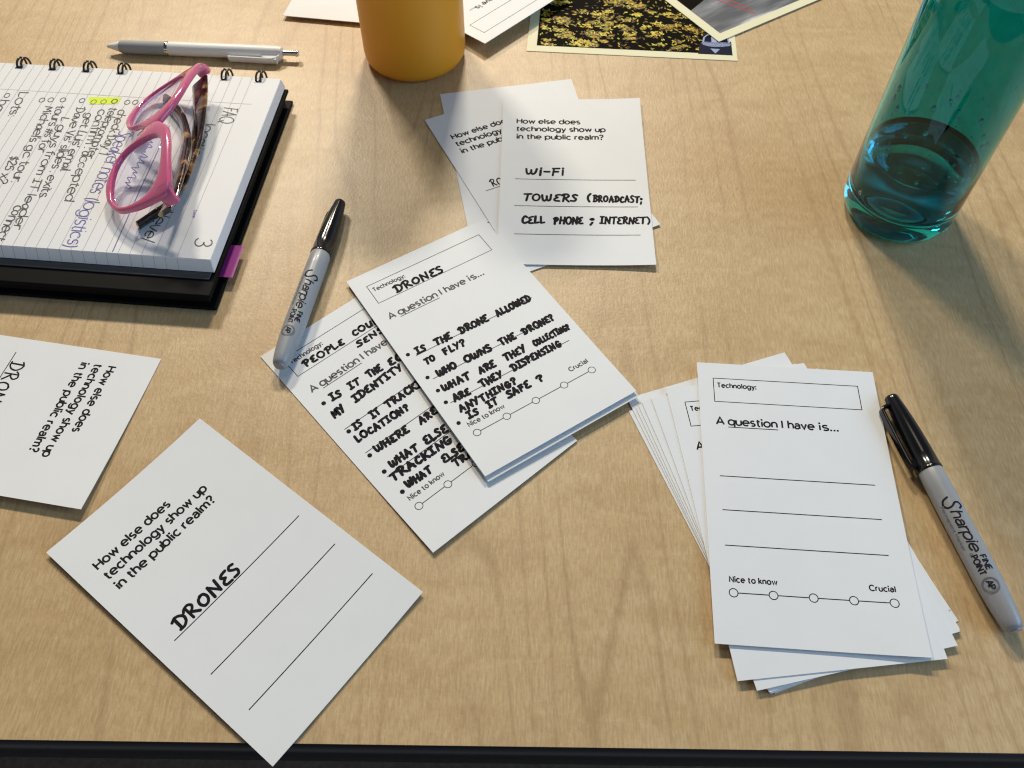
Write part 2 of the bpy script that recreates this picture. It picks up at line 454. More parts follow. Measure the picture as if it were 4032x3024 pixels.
R_ = .34
X_ = .70
BOWL = A(R_, X_ / 2, R_, X_ / 2, 0, 360, 24)
DOT = [(0, 0)]
G = {
    'a': (.56, [A(.29, .45, .25, .25, 155, 0) + [(.54, 0)], [(.54, .40)] + [(.30, .40)] + A(.22, .20, .20, .20, 90, 270) + [(.34, .01), (.54, .16)]]),
    'b': (.68, [[(0, 0), (0, 1.05)], BOWL]), 'c': (.58, [A(R_, .35, R_, .35, 48, 312)]),
    'd': (.68, [[(.68, 0), (.68, 1.05)], BOWL]), 'e': (.68, [[(.01, .36), (.67, .36)] + A(R_, .35, R_, .35, 8, 312)]),
    'f': (.36, [[(.14, 0), (.14, .82)] + A(.34, .82, .20, .22, 180, 85), [(0, .68), (.36, .68)]]),
    'g': (.68, [BOWL, [(.68, .70), (.68, -.02)] + A(.34, -.02, .34, .28, 0, -155)]),
    'h': (.56, [[(0, 0), (0, 1.05)], [(0, .40)] + A(.28, .42, .28, .28, 180, 0) + [(.56, 0)]]),
    'i': (.05, [[(.025, 0), (.025, .70)], [(.025, .96)]]), 'j': (.1, [[(.1, .7), (.1, -.2), (-.05, -.3)], [(.1, .96)]]),
    'k': (.50, [[(0, 0), (0, 1.05)], [(.48, .70), (.02, .26)], [(.17, .40), (.52, 0)]]),
    'l': (.05, [[(.025, 0), (.025, 1.05)]]),
    'm': (.92, [[(0, 0), (0, .70)], [(0, .42)] + A(.23, .44, .23, .26, 180, 0) + [(.46, 0)], [(.46, .42)] + A(.69, .44, .23, .26, 180, 0) + [(.92, 0)]]),
    'n': (.56, [[(0, 0), (0, .70)], [(0, .40)] + A(.28, .42, .28, .28, 180, 0) + [(.56, 0)]]),
    'o': (.68, [BOWL]), 'p': (.68, [[(0, -.30), (0, .70)], BOWL]), 'q': (.68, [[(.68, -.30), (.68, .70)], BOWL]),
    'r': (.32, [[(0, 0), (0, .70)], [(0, .40)] + A(.27, .40, .27, .30, 180, 75)]),
    's': (.46, [A(.23, .52, .21, .18, 40, 270) + A(.23, .175, .22, .175, 90, -140)]),
    't': (.38, [[(.15, .92), (.15, .18)] + A(.33, .18, .18, .18, 180, 285), [(0, .68), (.38, .68)]]),
    'u': (.56, [[(0, .70), (0, .28)] + A(.28, .28, .28, .28, 180, 360) + [(.56, .70)], [(.56, .70), (.56, 0)]]),
    'v': (.58, [[(0, .70), (.29, 0), (.58, .70)]]), 'w': (.90, [[(0, .70), (.225, 0), (.45, .66), (.675, 0), (.90, .70)]]),
    'x': (.54, [[(0, .70), (.54, 0)], [(.54, .70), (0, 0)]]), 'y': (.58, [[(0, .70), (.29, 0)], [(.58, .70), (.29, 0), (.18, -.26), (.02, -.30)]]),
    'z': (.5, [[(0, .70), (.5, .70), (0, 0), (.5, 0)]]),
    'A': (.84, [[(0, 0), (.42, 1), (.84, 0)], [(.14, .30), (.70, .30)]]),
    'B': (.6, [[(0, 0), (0, 1), (.3, 1)] + A(.3, .76, .26, .24, 90, -90) + [(0, .52)], [(.3, .52)] + A(.32, .26, .28, .26, 90, -90) + [(0, 0)]]),
    'C': (.84, [A(.47, .5, .47, .5, 42, 318)]), 'D': (.72, [[(0, 0), (0, 1), (.24, 1)] + A(.24, .5, .48, .5, 90, -90) + [(0, 0)]]),
    'E': (.52, [[(.52, 1), (0, 1), (0, 0), (.52, 0)], [(0, .52), (.46, .52)]]),
    'F': (.52, [[(.52, 1), (0, 1), (0, 0)], [(0, .50), (.46, .50)]]),
    'G': (.86, [A(.47, .5, .47, .5, 42, 330) + [(.88, .46), (.5, .46)]]),
    'H': (.72, [[(0, 0), (0, 1)], [(.72, 0), (.72, 1)], [(0, .52), (.72, .52)]]),
    'I': (0, [[(0, 0), (0, 1)]]), 'K': (.6, [[(0, 0), (0, 1)], [(.58, 1), (.02, .42)], [(.2, .6), (.62, 0)]]),
    'L': (.48, [[(0, 1), (0, 0), (.48, 0)]]), 'M': (.86, [[(0, 0), (0, 1), (.43, .32), (.86, 1), (.86, 0)]]),
    'N': (.74, [[(0, 0), (0, 1), (.74, 0), (.74, 1)]]), 'O': (.96, [A(.48, .5, .48, .5, 90, 450)]),
    'P': (.56, [[(0, 0), (0, 1), (.28, 1)] + A(.28, .73, .27, .27, 90, -90) + [(0, .46)]]),
    'Q': (.96, [A(.48, .5, .48, .5, 90, 450), [(.6, .25), (.95, -.05)]]),
    'R': (.58, [[(0, 0), (0, 1), (.28, 1)] + A(.28, .73, .27, .27, 90, -90) + [(0, .46)], [(.26, .46), (.58, 0)]]),
    'S': (.58, [A(.29, .75, .26, .25, 35, 270) + A(.29, .25, .28, .25, 90, -145)]),
    'T': (.68, [[(0, 1), (.68, 1)], [(.34, 1), (.34, 0)]]), 'U': (.7, [[(0, 1), (0, .32)] + A(.35, .33, .35, .33, 180, 360) + [(.70, 1)]]),
    'V': (.8, [[(0, 1), (.4, 0), (.8, 1)]]), 'W': (1.1, [[(0, 1), (.28, 0), (.55, .9), (.82, 0), (1.1, 1)]]),
    'Y': (.7, [[(0, 1), (.35, .45), (.7, 1)], [(.35, .45), (.35, 0)]]),
    '1': (.2, [[(0, .8), (.2, 1), (.2, 0)]]), '2': (.5, [A(.25, .74, .25, .25, 170, -30) + [(0, 0), (.54, 0)]]),
    '3': (.5, [A(.22, .75, .24, .24, 150, -80) + A(.22, .26, .28, .26, 90, -150)]), '5': (.5, [[(.48, 1), (.1, 1), (.06, .55)] + A(.22, .32, .28, .30, 110, -140)]),
    '6': (.5, [[(.4, 1), (.1, .5)] + A(.25, .28, .24, .28, 140, -220)]),
    '?': (.48, [A(.24, .76, .24, .24, 170, -60) + [(.24, .42), (.24, .28)], [(.24, .03)]]),
    '.': (0, [[(0, .04)]]), ':': (0, [[(0, .06)], [(0, .60)]]), ';': (.05, [[(.05, .60)], [(.05, .1), (-.03, -.16)]]),
    "'": (0, [[(0, 1), (0, .74)]]), '-': (.34, [[(0, .38), (.34, .38)]]), ',': (0, [[(0, .06), (-.05, -.16)]]),
    '(': (.16, [A(.55, .38, .50, .85, 140, 220)]), ')': (.16, [A(-.38, .38, .50, .85, 40, -40)]),
    '#': (.6, [[(.12, 0), (.24, .8)], [(.40, 0), (.52, .8)], [(0, .25), (.6, .25)], [(0, .55), (.62, .55)]]),
    '$': (.5, [A(.25, .66, .22, .2, 40, 270) + A(.25, .27, .23, .2, 90, -140), [(.25, 1.02), (.25, -.1)]]),
}
# marker capitals as written by hand on the cards
HAND = dict(G)
HAND.update({
    'I': (.44, [[(0, 1), (.44, 1.02)], [(.22, 1), (.20, 0)], [(-.02, 0), (.42, .02)]]),
    'i': (.05, [[(.05, .72), (.02, 0)], [(.06, 1.0)]]),
    'E': (.50, [[(.50, .98), (.2, .92), (.06, .74), (.28, .54)], [(.28, .54), (.02, .30), (.10, .06), (.50, .04)]]),
    'D': (.66, [[(.16, .96), (.13, .05)], [(-.06, .86), (.2, 1.0)] + A(.16, .5, .5, .5, 75, -80) + [(.02, .02)]]),
    'R': (.60, [[(.12, .98), (.10, 0)], [(-.10, .80), (.06, .98), (.36, 1.02), (.52, .80), (.38, .56), (.18, .48)], [(.2, .48), (.62, .02)]]),
    'P': (.54, [[(.12, .98), (.10, 0)], [(-.08, .82), (.08, .98), (.36, 1.02), (.52, .78), (.36, .52), (.16, .46)]]),
    'B': (.56, [[(.10, .98), (.08, 0)], [(-.06, .9), (.3, 1.0), (.46, .78), (.14, .54)], [(.14, .54), (.52, .36), (.42, .06), (.02, .0)]]),
    'W': (.86, [[(0, .9), (.06, .2), (.22, .04), (.40, .3), (.44, .72)], [(.42, .3), (.58, .04), (.76, .24), (.86, .92)]]),
    'w': (.80, [[(0, .70), (.06, .16), (.20, .02), (.36, .24), (.40, .56)], [(.38, .24), (.52, .02), (.70, .2), (.80, .70)]]),
    'N': (.66, [[(.02, 0), (.08, .96)], [(.08, .96), (.56, .06)], [(.56, .06), (.66, 1.0)]]),
    'O': (.68, [[(.40, .98), (.10, .82), (.02, .40), (.22, .04), (.54, .10), (.70, .52), (.56, .92), (.28, .98)]]),
    'S': (.50, [[(.50, .92), (.26, 1.0), (.08, .80), (.24, .56), (.44, .36), (.34, .06), (-.02, .06)]]),
    'T': (.62, [[(-.02, .92), (.64, 1.0)], [(.32, .96), (.28, 0)]]),
    'A': (.66, [[(0, 0), (.34, .98)], [(.34, .98), (.60, 0)], [(.10, .36), (.60, .38)]]),
    'H': (.60, [[(.04, .98), (.02, 0)], [(.60, 1.0), (.56, .02)], [(.02, .48), (.58, .54)]]),
    'C': (.52, [[(.52, .88), (.26, .98), (.04, .60), (.06, .20), (.28, .02), (.54, .14)]]),
    'L': (.46, [[(.06, 1.0), (.04, .12), (.14, .02), (.46, .08)]]),
    'K': (.54, [[(.04, 1), (.02, 0)], [(.52, .96), (.08, .44)], [(.16, .5), (.54, .02)]]),
    'M': (.74, [[(.0, 0), (.08, .96), (.34, .3)], [(.34, .3), (.62, 1.0), (.72, 0)]]),
    'Y': (.58, [[(0, .98), (.28, .5)], [(.58, 1.0), (.16, 0)]]),
    'U': (.58, [[(.02, .96), (.04, .26), (.22, .02), (.46, .2), (.56, .96)], [(.56, .96), (.54, .02)]]),
    'V': (.6, [[(0, .98), (.28, .02)], [(.28, .02), (.60, 1.0)]]),
    'G': (.62, [[(.54, .88), (.28, .98), (.04, .56), (.14, .08), (.48, .06), (.58, .42)], [(.34, .42), (.66, .44)]]),
    'F': (.5, [[(.08, .98), (.04, 0)], [(-.02, .96), (.50, 1.0)], [(.06, .52), (.42, .56)]]),
    '?': (.44, [[(0, .78), (.14, .98), (.38, .94), (.42, .70), (.2, .48), (.18, .30)], [(.16, .04)]]),
    ';': (.12, [A(.08, .62, .09, .10, 0, 360, 10), [(.10, .10), (.0, -.26)]]),
    'a': (.5, [[(.48, .60), (.22, .68), (.02, .36), (.14, .04), (.36, .14), (.48, .60)], [(.48, .66), (.52, .02)]]),
})


def text_strokes(txt, font, gap, space):
    x = 0.0; out = []
    for ch in txt:
        if ch == ' ':
            x += space; continue
        if ch == '~':                       # three-dot ellipsis
            for k in range(3): out.append((x + k * .27, [[(0, .05)]]))
            x += .54 + gap; continue
        adv, st = font[ch]
        out.append((x, st)); x += adv + gap
    return out, x - gap


def write(mb, txt, p0, p1, cap, fn, wid, font=G, gap=.20, space=.42, hand=0.0, slant=0.0, mi=None, rng=None):
    """letters from p0 to p1 along the base line; x is fitted to the base line's length"""
    if hand >= .9 and wid > 1.5 and cap < 5.6:
        wid *= .90; cap *= .88
    rng = rng or random.Random(len(txt) * 7 + int(p0[0] * 13 + p0[1] * 3))
    gl, tot = text_strokes(txt, font, gap, space)
    dx, dy = p1[0] - p0[0], p1[1] - p0[1]
    L = math.hypot(dx, dy); ux, uy = dx / L, dy / L
    if hand >= .9 and L > 4 * wid:
        p0 = (p0[0] + ux * wid * .7, p0[1] + uy * wid * .7); L -= 1.7 * wid
    kx = L / max(tot, 1e-6)
    for gx, st in gl:
        js = 1 + rng.uniform(-1, 1) * .09 * hand; ja = rng.uniform(-1, 1) * .09 * hand; jy = rng.uniform(-1, 1) * .06 * hand
        for s_ in st:
            pts = []
            for (x, y) in s_:
                x2 = (x * math.cos(ja) - y * math.sin(ja)) * js + y * slant * cap / kx
                y2 = (x * math.sin(ja) + y * math.cos(ja)) * js + jy
                if hand:
                    x2 += rng.uniform(-1, 1) * .010 * hand; y2 += rng.uniform(-1, 1) * .010 * hand
                a = (gx + x2) * kx; b = y2 * cap
                pts.append((p0[0] + ux * a - uy * b * 1.0, p0[1] + uy * a + ux * b))
            if len(pts) == 1:
                mb.disc(pts[0], wid * (.62 if not hand else .56), fn, mi)
            else:
                if hand and len(pts) > 2: pts = [tuple(q) for q in catmull(pts, 4)]
                ww = wid * (1 + rng.uniform(-1, 1) * .10 * hand)
                mb.ribbon(pts, ww, fn, round_caps=bool(hand), mi=mi)


# ------------------------------------------------------------------ table and floor
t_ang = math.radians(-0.82)
table = empty('conference_table', (0, 0.0823, 0), t_ang)
tag(table, 'maple laminate table with black rubber edge under the scattered cards', 'table')
mb = MB(); mb.box(-1.1, 1.1, 0.0, 1.0, -0.026, 0.0)
mb.build('tabletop', M['wood'], table)
mb = MB()
prof = [(0.0, -.0006), (-.0016, -.0012), (-.0034, -.004), (-.0040, -.010), (-.0038, -.019), (-.0026, -.0235), (0.0, -.0265)]
rows = []
for i in range(41):
    x = -1.1 + 2.2 * i / 40
    rows.append([(x, y, z) for y, z in prof])
mb.loops(rows, closed=False)
mb.build('edge_band', M['edge'], table, smooth=True)
mb = MB(); mb.box(-1.0, 1.0, .010, .030, -.092, -.0268)
mb.build('lower_strip', M['brownstrip'], table)  # plain dark brown strip set back below the edge band
mb = MB(); mb.box(-3, 3, -2, 4, -.76, -.74)
tag(mb.build('floor', M['carpet']), kind='structure')


# ------------------------------------------------------------------ cards
CW, CH, CT = 101.6, 166.0, 0.38


class Sheet:
    """card in millimetres: x right from the left edge, y down from the top edge"""
    def __init__(s, TL, ang, zf, wd=CW, ht=CH):
        s.c, s.s = math.cos(ang), math.sin(ang)
        s.ang, s.zf, s.w, s.h = ang, zf, wd, ht
        s.cx = TL[0] + s.c * wd / 2 + s.s * ht / 2
        s.cy = TL[1] + s.s * wd / 2 - s.c * ht / 2

    def root(s, name='card'):
        return empty(name, (s.cx * MM, s.cy * MM, 0), s.ang)

    def pt(s, x, y, dz=0.0):
        return ((x - s.w / 2) * MM, (s.h / 2 - y) * MM, (s.zf(x, y) + dz) * MM)

    def ink(s, x, y, lay):
        return s.pt(x, y, 0.035 + lay * 0.00012)

    def mesh(s, nx=10, ny=16):
        mb = MB()
        top = [[s.pt(s.w * i / nx, s.h * j / ny) for i in range(nx + 1)] for j in range(ny + 1)]
        bot = [[s.pt(s.w * i / nx, s.h * j / ny, -CT) for i in range(nx + 1)] for j in range(ny + 1)]
        mb.loops([r for r in top], closed=False)
        mb.loops([r[::-1] for r in bot], closed=False)
        ring = lambda g: g[0][:] + [g[j][-1] for j in range(1, ny + 1)] + g[-1][::-1][1:] + [g[j][0] for j in range(ny - 1, 0, -1)]
        a, b = ring(top), ring(bot)
        for i in range(len(a)):
            k = (i + 1) % len(a)
            mb.add([a[i], b[i], b[k], a[k]], [(0, 1, 2, 3)])
        return mb


def question_print(mb, sh, boxed=True):
    f = sh.ink
    L = lambda a, b, wd=.50: mb.ribbon([a, b], wd, f)
    mb.ribbon([(8.8, 10.7), (91.3, 10.7), (91.3, 26.8), (8.8, 26.8)], .45, f, closed=True)
    flip = lambda x, y, lay: f(x, -y, lay)
    write(mb, 'Technology:', (11.0, -16.9), (32.8, -16.9), 3.0, flip, .68, gap=.27)
    write(mb, 'A', (8.9, -42.0), (13.0, -42.0), 4.7, flip, .98)
    write(mb, 'question', (15.5, -42.0), (42.3, -42.0), 4.7, flip, .98)
    L((15.2, 43.5), (42.7, 43.5), .5)
    write(mb, 'I', (45.3, -42.0), (45.4, -42.0), 4.7, flip, .98)
    write(mb, 'have', (48.7, -42.0), (62.8, -42.0), 4.7, flip, .98)
    write(mb, 'is~', (65.9, -42.0), (75.7, -42.0), 4.7, flip, .98)
    for y in (74.7, 94.8, 114.8): L((8.5, y), (90.7, y))
    write(mb, 'Nice to know', (9.4, -134.4), (32.8, -134.4), 2.85, flip, .66, gap=.28)
    write(mb, 'Crucial', (78.2, -134.2), (90.7, -134.2), 2.85, flip, .66, gap=.28)
    xs = [10.9 + 19.55 * k for k in range(5)]
    for x in xs: mb.ribbon(A(x, 140, 2.15, 2.15, 0, 345, 23), .45, f, closed=True)
    for k in range(4): L((xs[k] + 2.3, 140), (xs[k + 1] - 2.3, 140))


def else_print(mb, sh):
    f = sh.ink
    flip = lambda x, y, lay: f(x, -y, lay)
    write(mb, 'How else does', (10.6, -28.4), (56.3, -28.4), 4.9, flip, 1.06, gap=.23)
    write(mb, 'technology show up', (10.4, -36.8), (74.5, -36.8), 4.9, flip, 1.06, gap=.23)
    write(mb, 'in the public realm?', (10.8, -45.3), (72.6, -45.3), 4.9, flip, 1.06, gap=.23)
    for y in (87.2, 113.3, 139.5): mb.ribbon([(10.2, y), (93.5, y)], .52, f)


def make_card(TL, ang, zf, label, printed=None, notes=(), ink='marker', pm='print', grp='printed cards on the table', cat='card', dots=(), dotr=1.25):
    sh = Sheet(TL, ang, zf)
    root = sh.root('paper_card')
    tag(root, label, cat, grp)
    smooth_by_angle(sh.mesh().build('card_sheet', M['card'], root), 40)
    if printed:
        mb = MB(); printed(mb, sh); mb.build('printed_text', M[pm], root)
    if notes or dots:
        mb = MB(); mb.k = 600
        flip = lambda x, y, lay: sh.ink(x, -y, lay)
        for i, (t, a, b, cap, wd) in enumerate(notes):
            write(mb, t, (a[0], -a[1]), (b[0], -b[1]), cap, flip, wd, HAND, gap=.28, space=.55, hand=1.0, slant=.06, rng=random.Random(i * 31 + len(t)))
        for d in dots: mb.disc((d[0], -d[1]), dotr, flip, n=12)
        mb.build('handwriting', M[ink], root)
    return sh


flat = lambda z: (lambda x, y: z)
# upper pile of three
make_card((-54.1, 545.1), 0.1777, flat(.42), 'white card lowest in the pile of three in front of the amber bottle', lambda mb, sh: [mb.ribbon([(10.2, y), (93.5, y)], .45, sh.ink) for y in (87.2, 113.3, 139.5)])
make_card((-63.84, 514.64), 0.4386, lambda x, y: .86 + .5 * (x / CW), 'tilted prompt card half hidden under the wi-fi card',
          else_print, [('RO', (15.6, 85.0), (24.5, 85.6), 6.3, .95)])
make_card((-5.9, 538.1), -0.0215, lambda x, y: 1.75 + .45 * ((x - 50) / 50) ** 2 + 1.5 * (x * (CH - y) / (CW * CH)) ** 4 + 1.2 * (x * y / (CW * CH)) ** 4, 'prompt card listing wi-fi, towers and cell phone in black marker',
          else_print, [('wi-Fi', (16.5, 82.6), (45.0, 83.0), 7.6, 1.65), ('TOWERS', (15.0, 108.2), (53.5, 108.2), 6.4, 1.65),
                       ('(', (59.0, 107.5), (61.0, 107.5), 7.0, 1.65), ('BROADCAST;', (62.6, 108.4), (97.4, 108.9), 5.8, 1.45),
                       ('CELL', (14.4, 129.6), (32.0, 129.0), 6.0, 1.65), ('PHONE', (35.6, 129.6), (57.4, 129.4), 6.2, 1.65),
                       (';', (61.0, 128.8), (62.4, 128.8), 6.0, 1.65), ('INTERNET', (66.4, 128.8), (98.4, 129.1), 5.8, 1.45), (')', (99.0, 128.4), (100.6, 128.4), 6.4, 1.45)])
# people counting card, and the drones question on top of it
QI = [('PEOPLE', (15.6, 24.2), (44.5, 25.0), 4.9, 1.55), ('COUNTING', (50.0, 24.0), (90, 26.6), 4.6, 1.6), ('SENSORS', (46.9, 32.4), (85, 33.6), 4.4, 1.55),
      ('IS', (13.6, 54.4), (22.0, 54.6), 5.0, 1.75), ('IT', (26.0, 54.6), (35.0, 55.0), 5.0, 1.75), ('THE', (39.0, 55.2), (50.5, 55.8), 5.0, 1.8), ('ECO', (53.5, 56.2), (70, 57.2), 5.2, 1.8),
      ('MY', (7.8, 64.6), (18.0, 64.2), 5.2, 1.8), ('IDENTITY', (23.0, 63.8), (60, 62.8), 5.2, 1.8),
      ('IS', (12.0, 78.9), (19.5, 79.0), 5.0, 1.7), ('IT', (24.0, 79.0), (32.0, 79.0), 5.0, 1.7), ('TRACKING', (34.5, 79.2), (70, 79.6), 5.0, 1.75), ('LOCATION?', (8.6, 86.2), (45.5, 88.2), 4.9, 1.7),
      ('WHERE', (12.6, 98.8), (36.5, 99.6), 5.0, 1.75), ('ARE', (42.0, 100.0), (56, 100.4), 5.0, 1.75), ('WHAT', (13.0, 111.6), (33.5, 112.6), 5.2, 1.8), ('ELSE', (36.5, 112.9), (53, 113.6), 5.2, 1.8),
      ('TRACKING', (8.6, 119.0), (50.5, 121.0), 5.1, 1.85), ('WHAT', (12.4, 127.6), (30.5, 128.2), 4.9, 1.75), ('ELSE', (36.5, 128.6), (52, 129.2), 4.9, 1.75), ('TRACK', (39.5, 134.4), (62, 135.6), 4.6, 1.65)]
make_card((-149.5, 300.05), 0.7167, lambda x, y: .55 + 1.6 * max(0, (y - 90) / 76) ** 2 * (1 - x / 160), 'question card about people counting sensors lying beneath the drones question',
          question_print, QI, pm='sheenprint', dots=[(9.6, 52.4), (9.6, 77.3), (9.4, 97.6), (9.4, 111.0), (9.4, 127.4)], dotr=1.35)
make_card((-102.6, 354.4), 0.5708, lambda x, y: 2.2 + 1.4 * (y / CH) ** 2, 'blank card just under the drones question, showing a bluish sliver at its foot')
QD = [('DRONES', (21.6, 25.3), (57.0, 26.3), 5.4, 1.5),
      ('IS', (9.0, 74.2), (17.0, 74.4), 5.0, 1.75), ('THE', (21.5, 74.6), (34.5, 75.0), 5.2, 1.8), ('DRONE', (38.5, 75.0), (60.0, 75.6), 5.2, 1.85), ('ALLOWED', (64.0, 75.6), (90.5, 76.2), 5.3, 1.85),
      ('TO', (9.6, 83.4), (18.0, 83.6), 4.6, 1.7), ('FLY?', (22.5, 83.6), (38.4, 84.0), 5.0, 1.7),
      ('WHO', (11.2, 95.0), (26.0, 95.4), 5.2, 1.8), ('OWNS', (29.5, 95.4), (50.0, 95.8), 5.1, 1.8), ('THE', (54.0, 95.9), (66.5, 96.2), 5.2, 1.8), ('DRONE?', (70.0, 96.2), (94.0, 96.7), 5.2, 1.75),
      ('WHAT', (8.4, 105.9), (28.5, 106.4), 5.1, 1.8), ('ARE', (32.5, 106.6), (45.5, 106.9), 5.0, 1.8), ('THEY', (50.0, 107.0), (66.5, 107.3), 5.2, 1.75), ('COLLECTING?', (70.5, 107.3), (97.6, 107.9), 4.6, 1.55),
      ('ARE', (10.2, 115.4), (23.0, 115.5), 4.9, 1.8), ('THEY', (28.5, 115.5), (45.0, 115.6), 5.0, 1.8), ('DISPENSING', (50.0, 115.6), (86.0, 115.6), 5.0, 1.65),
      ('ANYTHING?', (9.5, 123.4), (49.0, 124.1), 4.9, 1.75), ('IS', (11.2, 129.6), (20.0, 129.7), 4.8, 1.75), ('IT', (24.5, 129.8), (32.5, 129.9), 4.8, 1.75), ('SAFE', (37.0, 130.0), (54.5, 130.3), 5.0, 1.8), ('?', (59.0, 130.3), (62.2, 130.4), 4.8, 1.7)]
make_card((-104.2, 356.7), 0.5708, lambda x, y: 2.75 + 2.6 * (y / CH) ** 2, 'question card about drones with dense marker handwriting, topmost in the middle',
          question_print, QD, pm='sheenprint', dots=[(4.9, 71.4), (6.4, 92.2), (6.9, 103.5), (6.6, 113.0), (5.5, 129.0)])
# drones prompt card overhanging the table edge
make_card((-237.97, 175.18), 0.9129, lambda x, y: 1.0 + 1.5 * ((x - 50) / 50) ** 2 * (1 - .3 * y / CH), 'prompt card with the single word drones overhanging the table edge',
          else_print, [('DRONES', (14.6, 85.4), (55.4, 85.9), 6.6, 1.55)])
make_card((-208.2, 298.5), -1.7473, lambda x, y: .45 + 3.9 * (max(0, x) / CW) ** 2, 'prompt card cut off by the photo edge, turned on its side below the notebook',
          else_print, [('DRONES', (16.5, 86.0), (58, 86.5), 8.0, 1.0)], ink='print')
# stack of blank question cards
STK = [((66.4, 261.4), .345, .40), ((66.1, 269.7), .327, .82), ((70.4, 263.3), .305, 1.24), ((72.0, 264.5), .290, 1.66), ((74.0, 266.4), .272, 2.10), ((79.6, 268.4), .207, 2.56), ((88.6, 275.4), .100, 3.05)]
SL = ['bottom card of the fanned stack beside the right marker', 'second card from the bottom of the fanned stack, poking out furthest at the top',
      'third card from the bottom of the fanned stack, a thin strip at its left', 'fourth card from the bottom of the fanned stack, a thin strip at its left',
      'fifth card from the bottom of the fanned stack, next below the wide strip', 'card third from the top of the fanned stack with a wide blank left strip',
      'card just under the top of the fanned stack, showing letters Te']
for (tl, a, z), lab in zip(STK, SL):
    make_card(tl, a, flat(z), lab, question_print if z > 3 else None, grp='fanned stack of blank question cards')
make_card((108.46, 293.03), -0.0717, lambda x, y: 3.75 + .5 * (y / CH) ** 2 + 1.3 * (x * y / (CW * CH)) ** 4, 'unfilled question card on top of the fanned stack beside the marker', question_print, grp='fanned stack of blank question cards')
# card behind the amber bottle (upside down) and a plain one at the top left
make_card((48.9, 669.7), -2.3264, lambda x, y: 9.0 - 6.5 * y / CH, 'upside-down question card slipped behind the amber bottle', question_print)
pc = Vector((-186.9, 642.9)); d_ = (Vector((-186.9, 642.9)) - Vector((-353.6, 668.5))).normalized()
a_ = math.atan2(d_.y, d_.x)
# lies on its side: the bottom long edge runs along d_, so its own left edge faces the viewer
ang_ = a_ + PI / 2
tl_ = pc
make_card((pc.x, pc.y), ang_, lambda x, y: .5 + 2.6 * ((CW - x) / CW) ** 2, 'blank white card at the top edge beyond the pen')


# ------------------------------------------------------------------ picture cards
def picture_card(TL, ang, z, label, border, mat_pic, extra):
    sh = Sheet(TL, ang, flat(z), 165.5, 105.0)
    root = sh.root('picture_card'); tag(root, label, 'postcard', 'cream bordered picture cards')
    smooth_by_angle(sh.mesh(4, 4).build('card_sheet', M['cream'], root), 40)
    mb = MB()
    b = border
    mb.add([sh.pt(b, sh.h - b, .03), sh.pt(sh.w - b, sh.h - b, .03), sh.pt(sh.w - b, b, .03), sh.pt(b, b, .03)], [(0, 1, 2, 3)])
    mats = extra(mb, sh, b)
    mb.build('picture', [mat_pic] + mats, root)


def foliage(mb, sh, b):
    rng = random.Random(5)
    f = lambda x, y, lay: sh.pt(x, y, .034 + lay * .000004)
    cl = []
    for k in range(120):
        cl.append((rng.uniform(b, sh.w - b), rng.uniform(b, sh.h - b), rng.uniform(1.8, 4.6)))
    for k in range(3900):
        ci = rng.randrange(len(cl)); cx, cy, r = cl[ci]
        x, y = cx + rng.gauss(0, r * .85), cy + rng.gauss(0, r * .42)
        if rng.random() < .10: x, y = rng.uniform(b, sh.w - b), rng.uniform(b, sh.h - b)
        a = rng.gauss(0.35, .9); l_, w_ = rng.uniform(.8, 2.4), rng.uniform(.32, .8)
        if not (b + l_ < x < sh.w - b - l_ and b + l_ < y < sh.h - b - l_): continue
        c, s_ = math.cos(a), math.sin(a)
        mi = 1 + rng.choices(range(6), ((30, 26, 14, 12, 8, 10), (14, 4, 18, 30, 4, 30), (8, 4, 26, 22, 10, 30))[ci % 3])[0]
        pts = [(-l_, 0), (-.3 * l_, w_), (.4 * l_, w_ * .9), (l_, 0), (.4 * l_, -w_ * .8), (-.3 * l_, -w_)]
        lay = mb.k; mb.k += 1
        b1 = len(mb.v); mb.v += [f(x + c * p - s_ * q_, y + s_ * p + c * q_, lay) for p, q_ in pts]
        mb.f.append(list(range(b1, b1 + 6))[::-1]); mb.mi.append(mi)
    # small white boat with its reflection
    g = lambda x, y, lay: sh.pt(x, y, .055 + lay * .000002)
    ox, oy = 138.0, sh.h - 19.5

    def poly(P, mi):
        lay = mb.k; mb.k += 1
        b1 = len(mb.v); mb.v += [g(ox + x, oy - y, lay) for x, y in P]
        mb.f.append(list(range(b1, b1 + len(P)))); mb.mi.append(mi)
    poly([(-3, -13), (24, -13), (24, 5), (-1, 1)], 8)
    poly([(0, 2), (2, -1.2), (8, -2.8), (17, -2.4), (23, -.5), (23.5, 2.5)][::1], 7)
    poly([(1, 2.5), (2, 9), (5, 13), (10, 14.6), (18, 14.4), (22, 11), (23, 3)][::-1], 7)
    poly([(2.4, 3.2), (3.4, 9), (5.6, 12), (8.4, 12.6), (8.4, 3.2)][::-1], 8)
    poly([(12.6, 3.4), (12.6, 12.8), (19, 12.4), (21, 9), (21.6, 3.4)][::-1], 8)
    poly([(9, 14.6), (9.2, 17), (12, 17.4), (12.3, 14.6)][::-1], 8)
    poly([(7, -5.4), (10.6, -11.5), (14.6, -5.6)], 7)
    return LEAF + [M['boat'], M['boatdark']]


def pavement(mb, sh, b):
    g = lambda x, y, lay: sh.pt(x, y, .05 + lay * .0005)
    for (a, c) in (((41, 70), (50, 92)), ((46, 70), (52.5, 85)), ((67, 72), (72, 80))):
        mb.ribbon([(a[0] - 12, a[1] - 28), c], 1.1, g, mi=1)
    lay = mb.k
    mb.add([sh.pt(b, 60, .04), sh.pt(60, 44, .04), sh.pt(60, b, .04), sh.pt(b, b, .04)], [(0, 1, 2, 3)], mi=2)
    return [M['redline'], M['leafdark']]


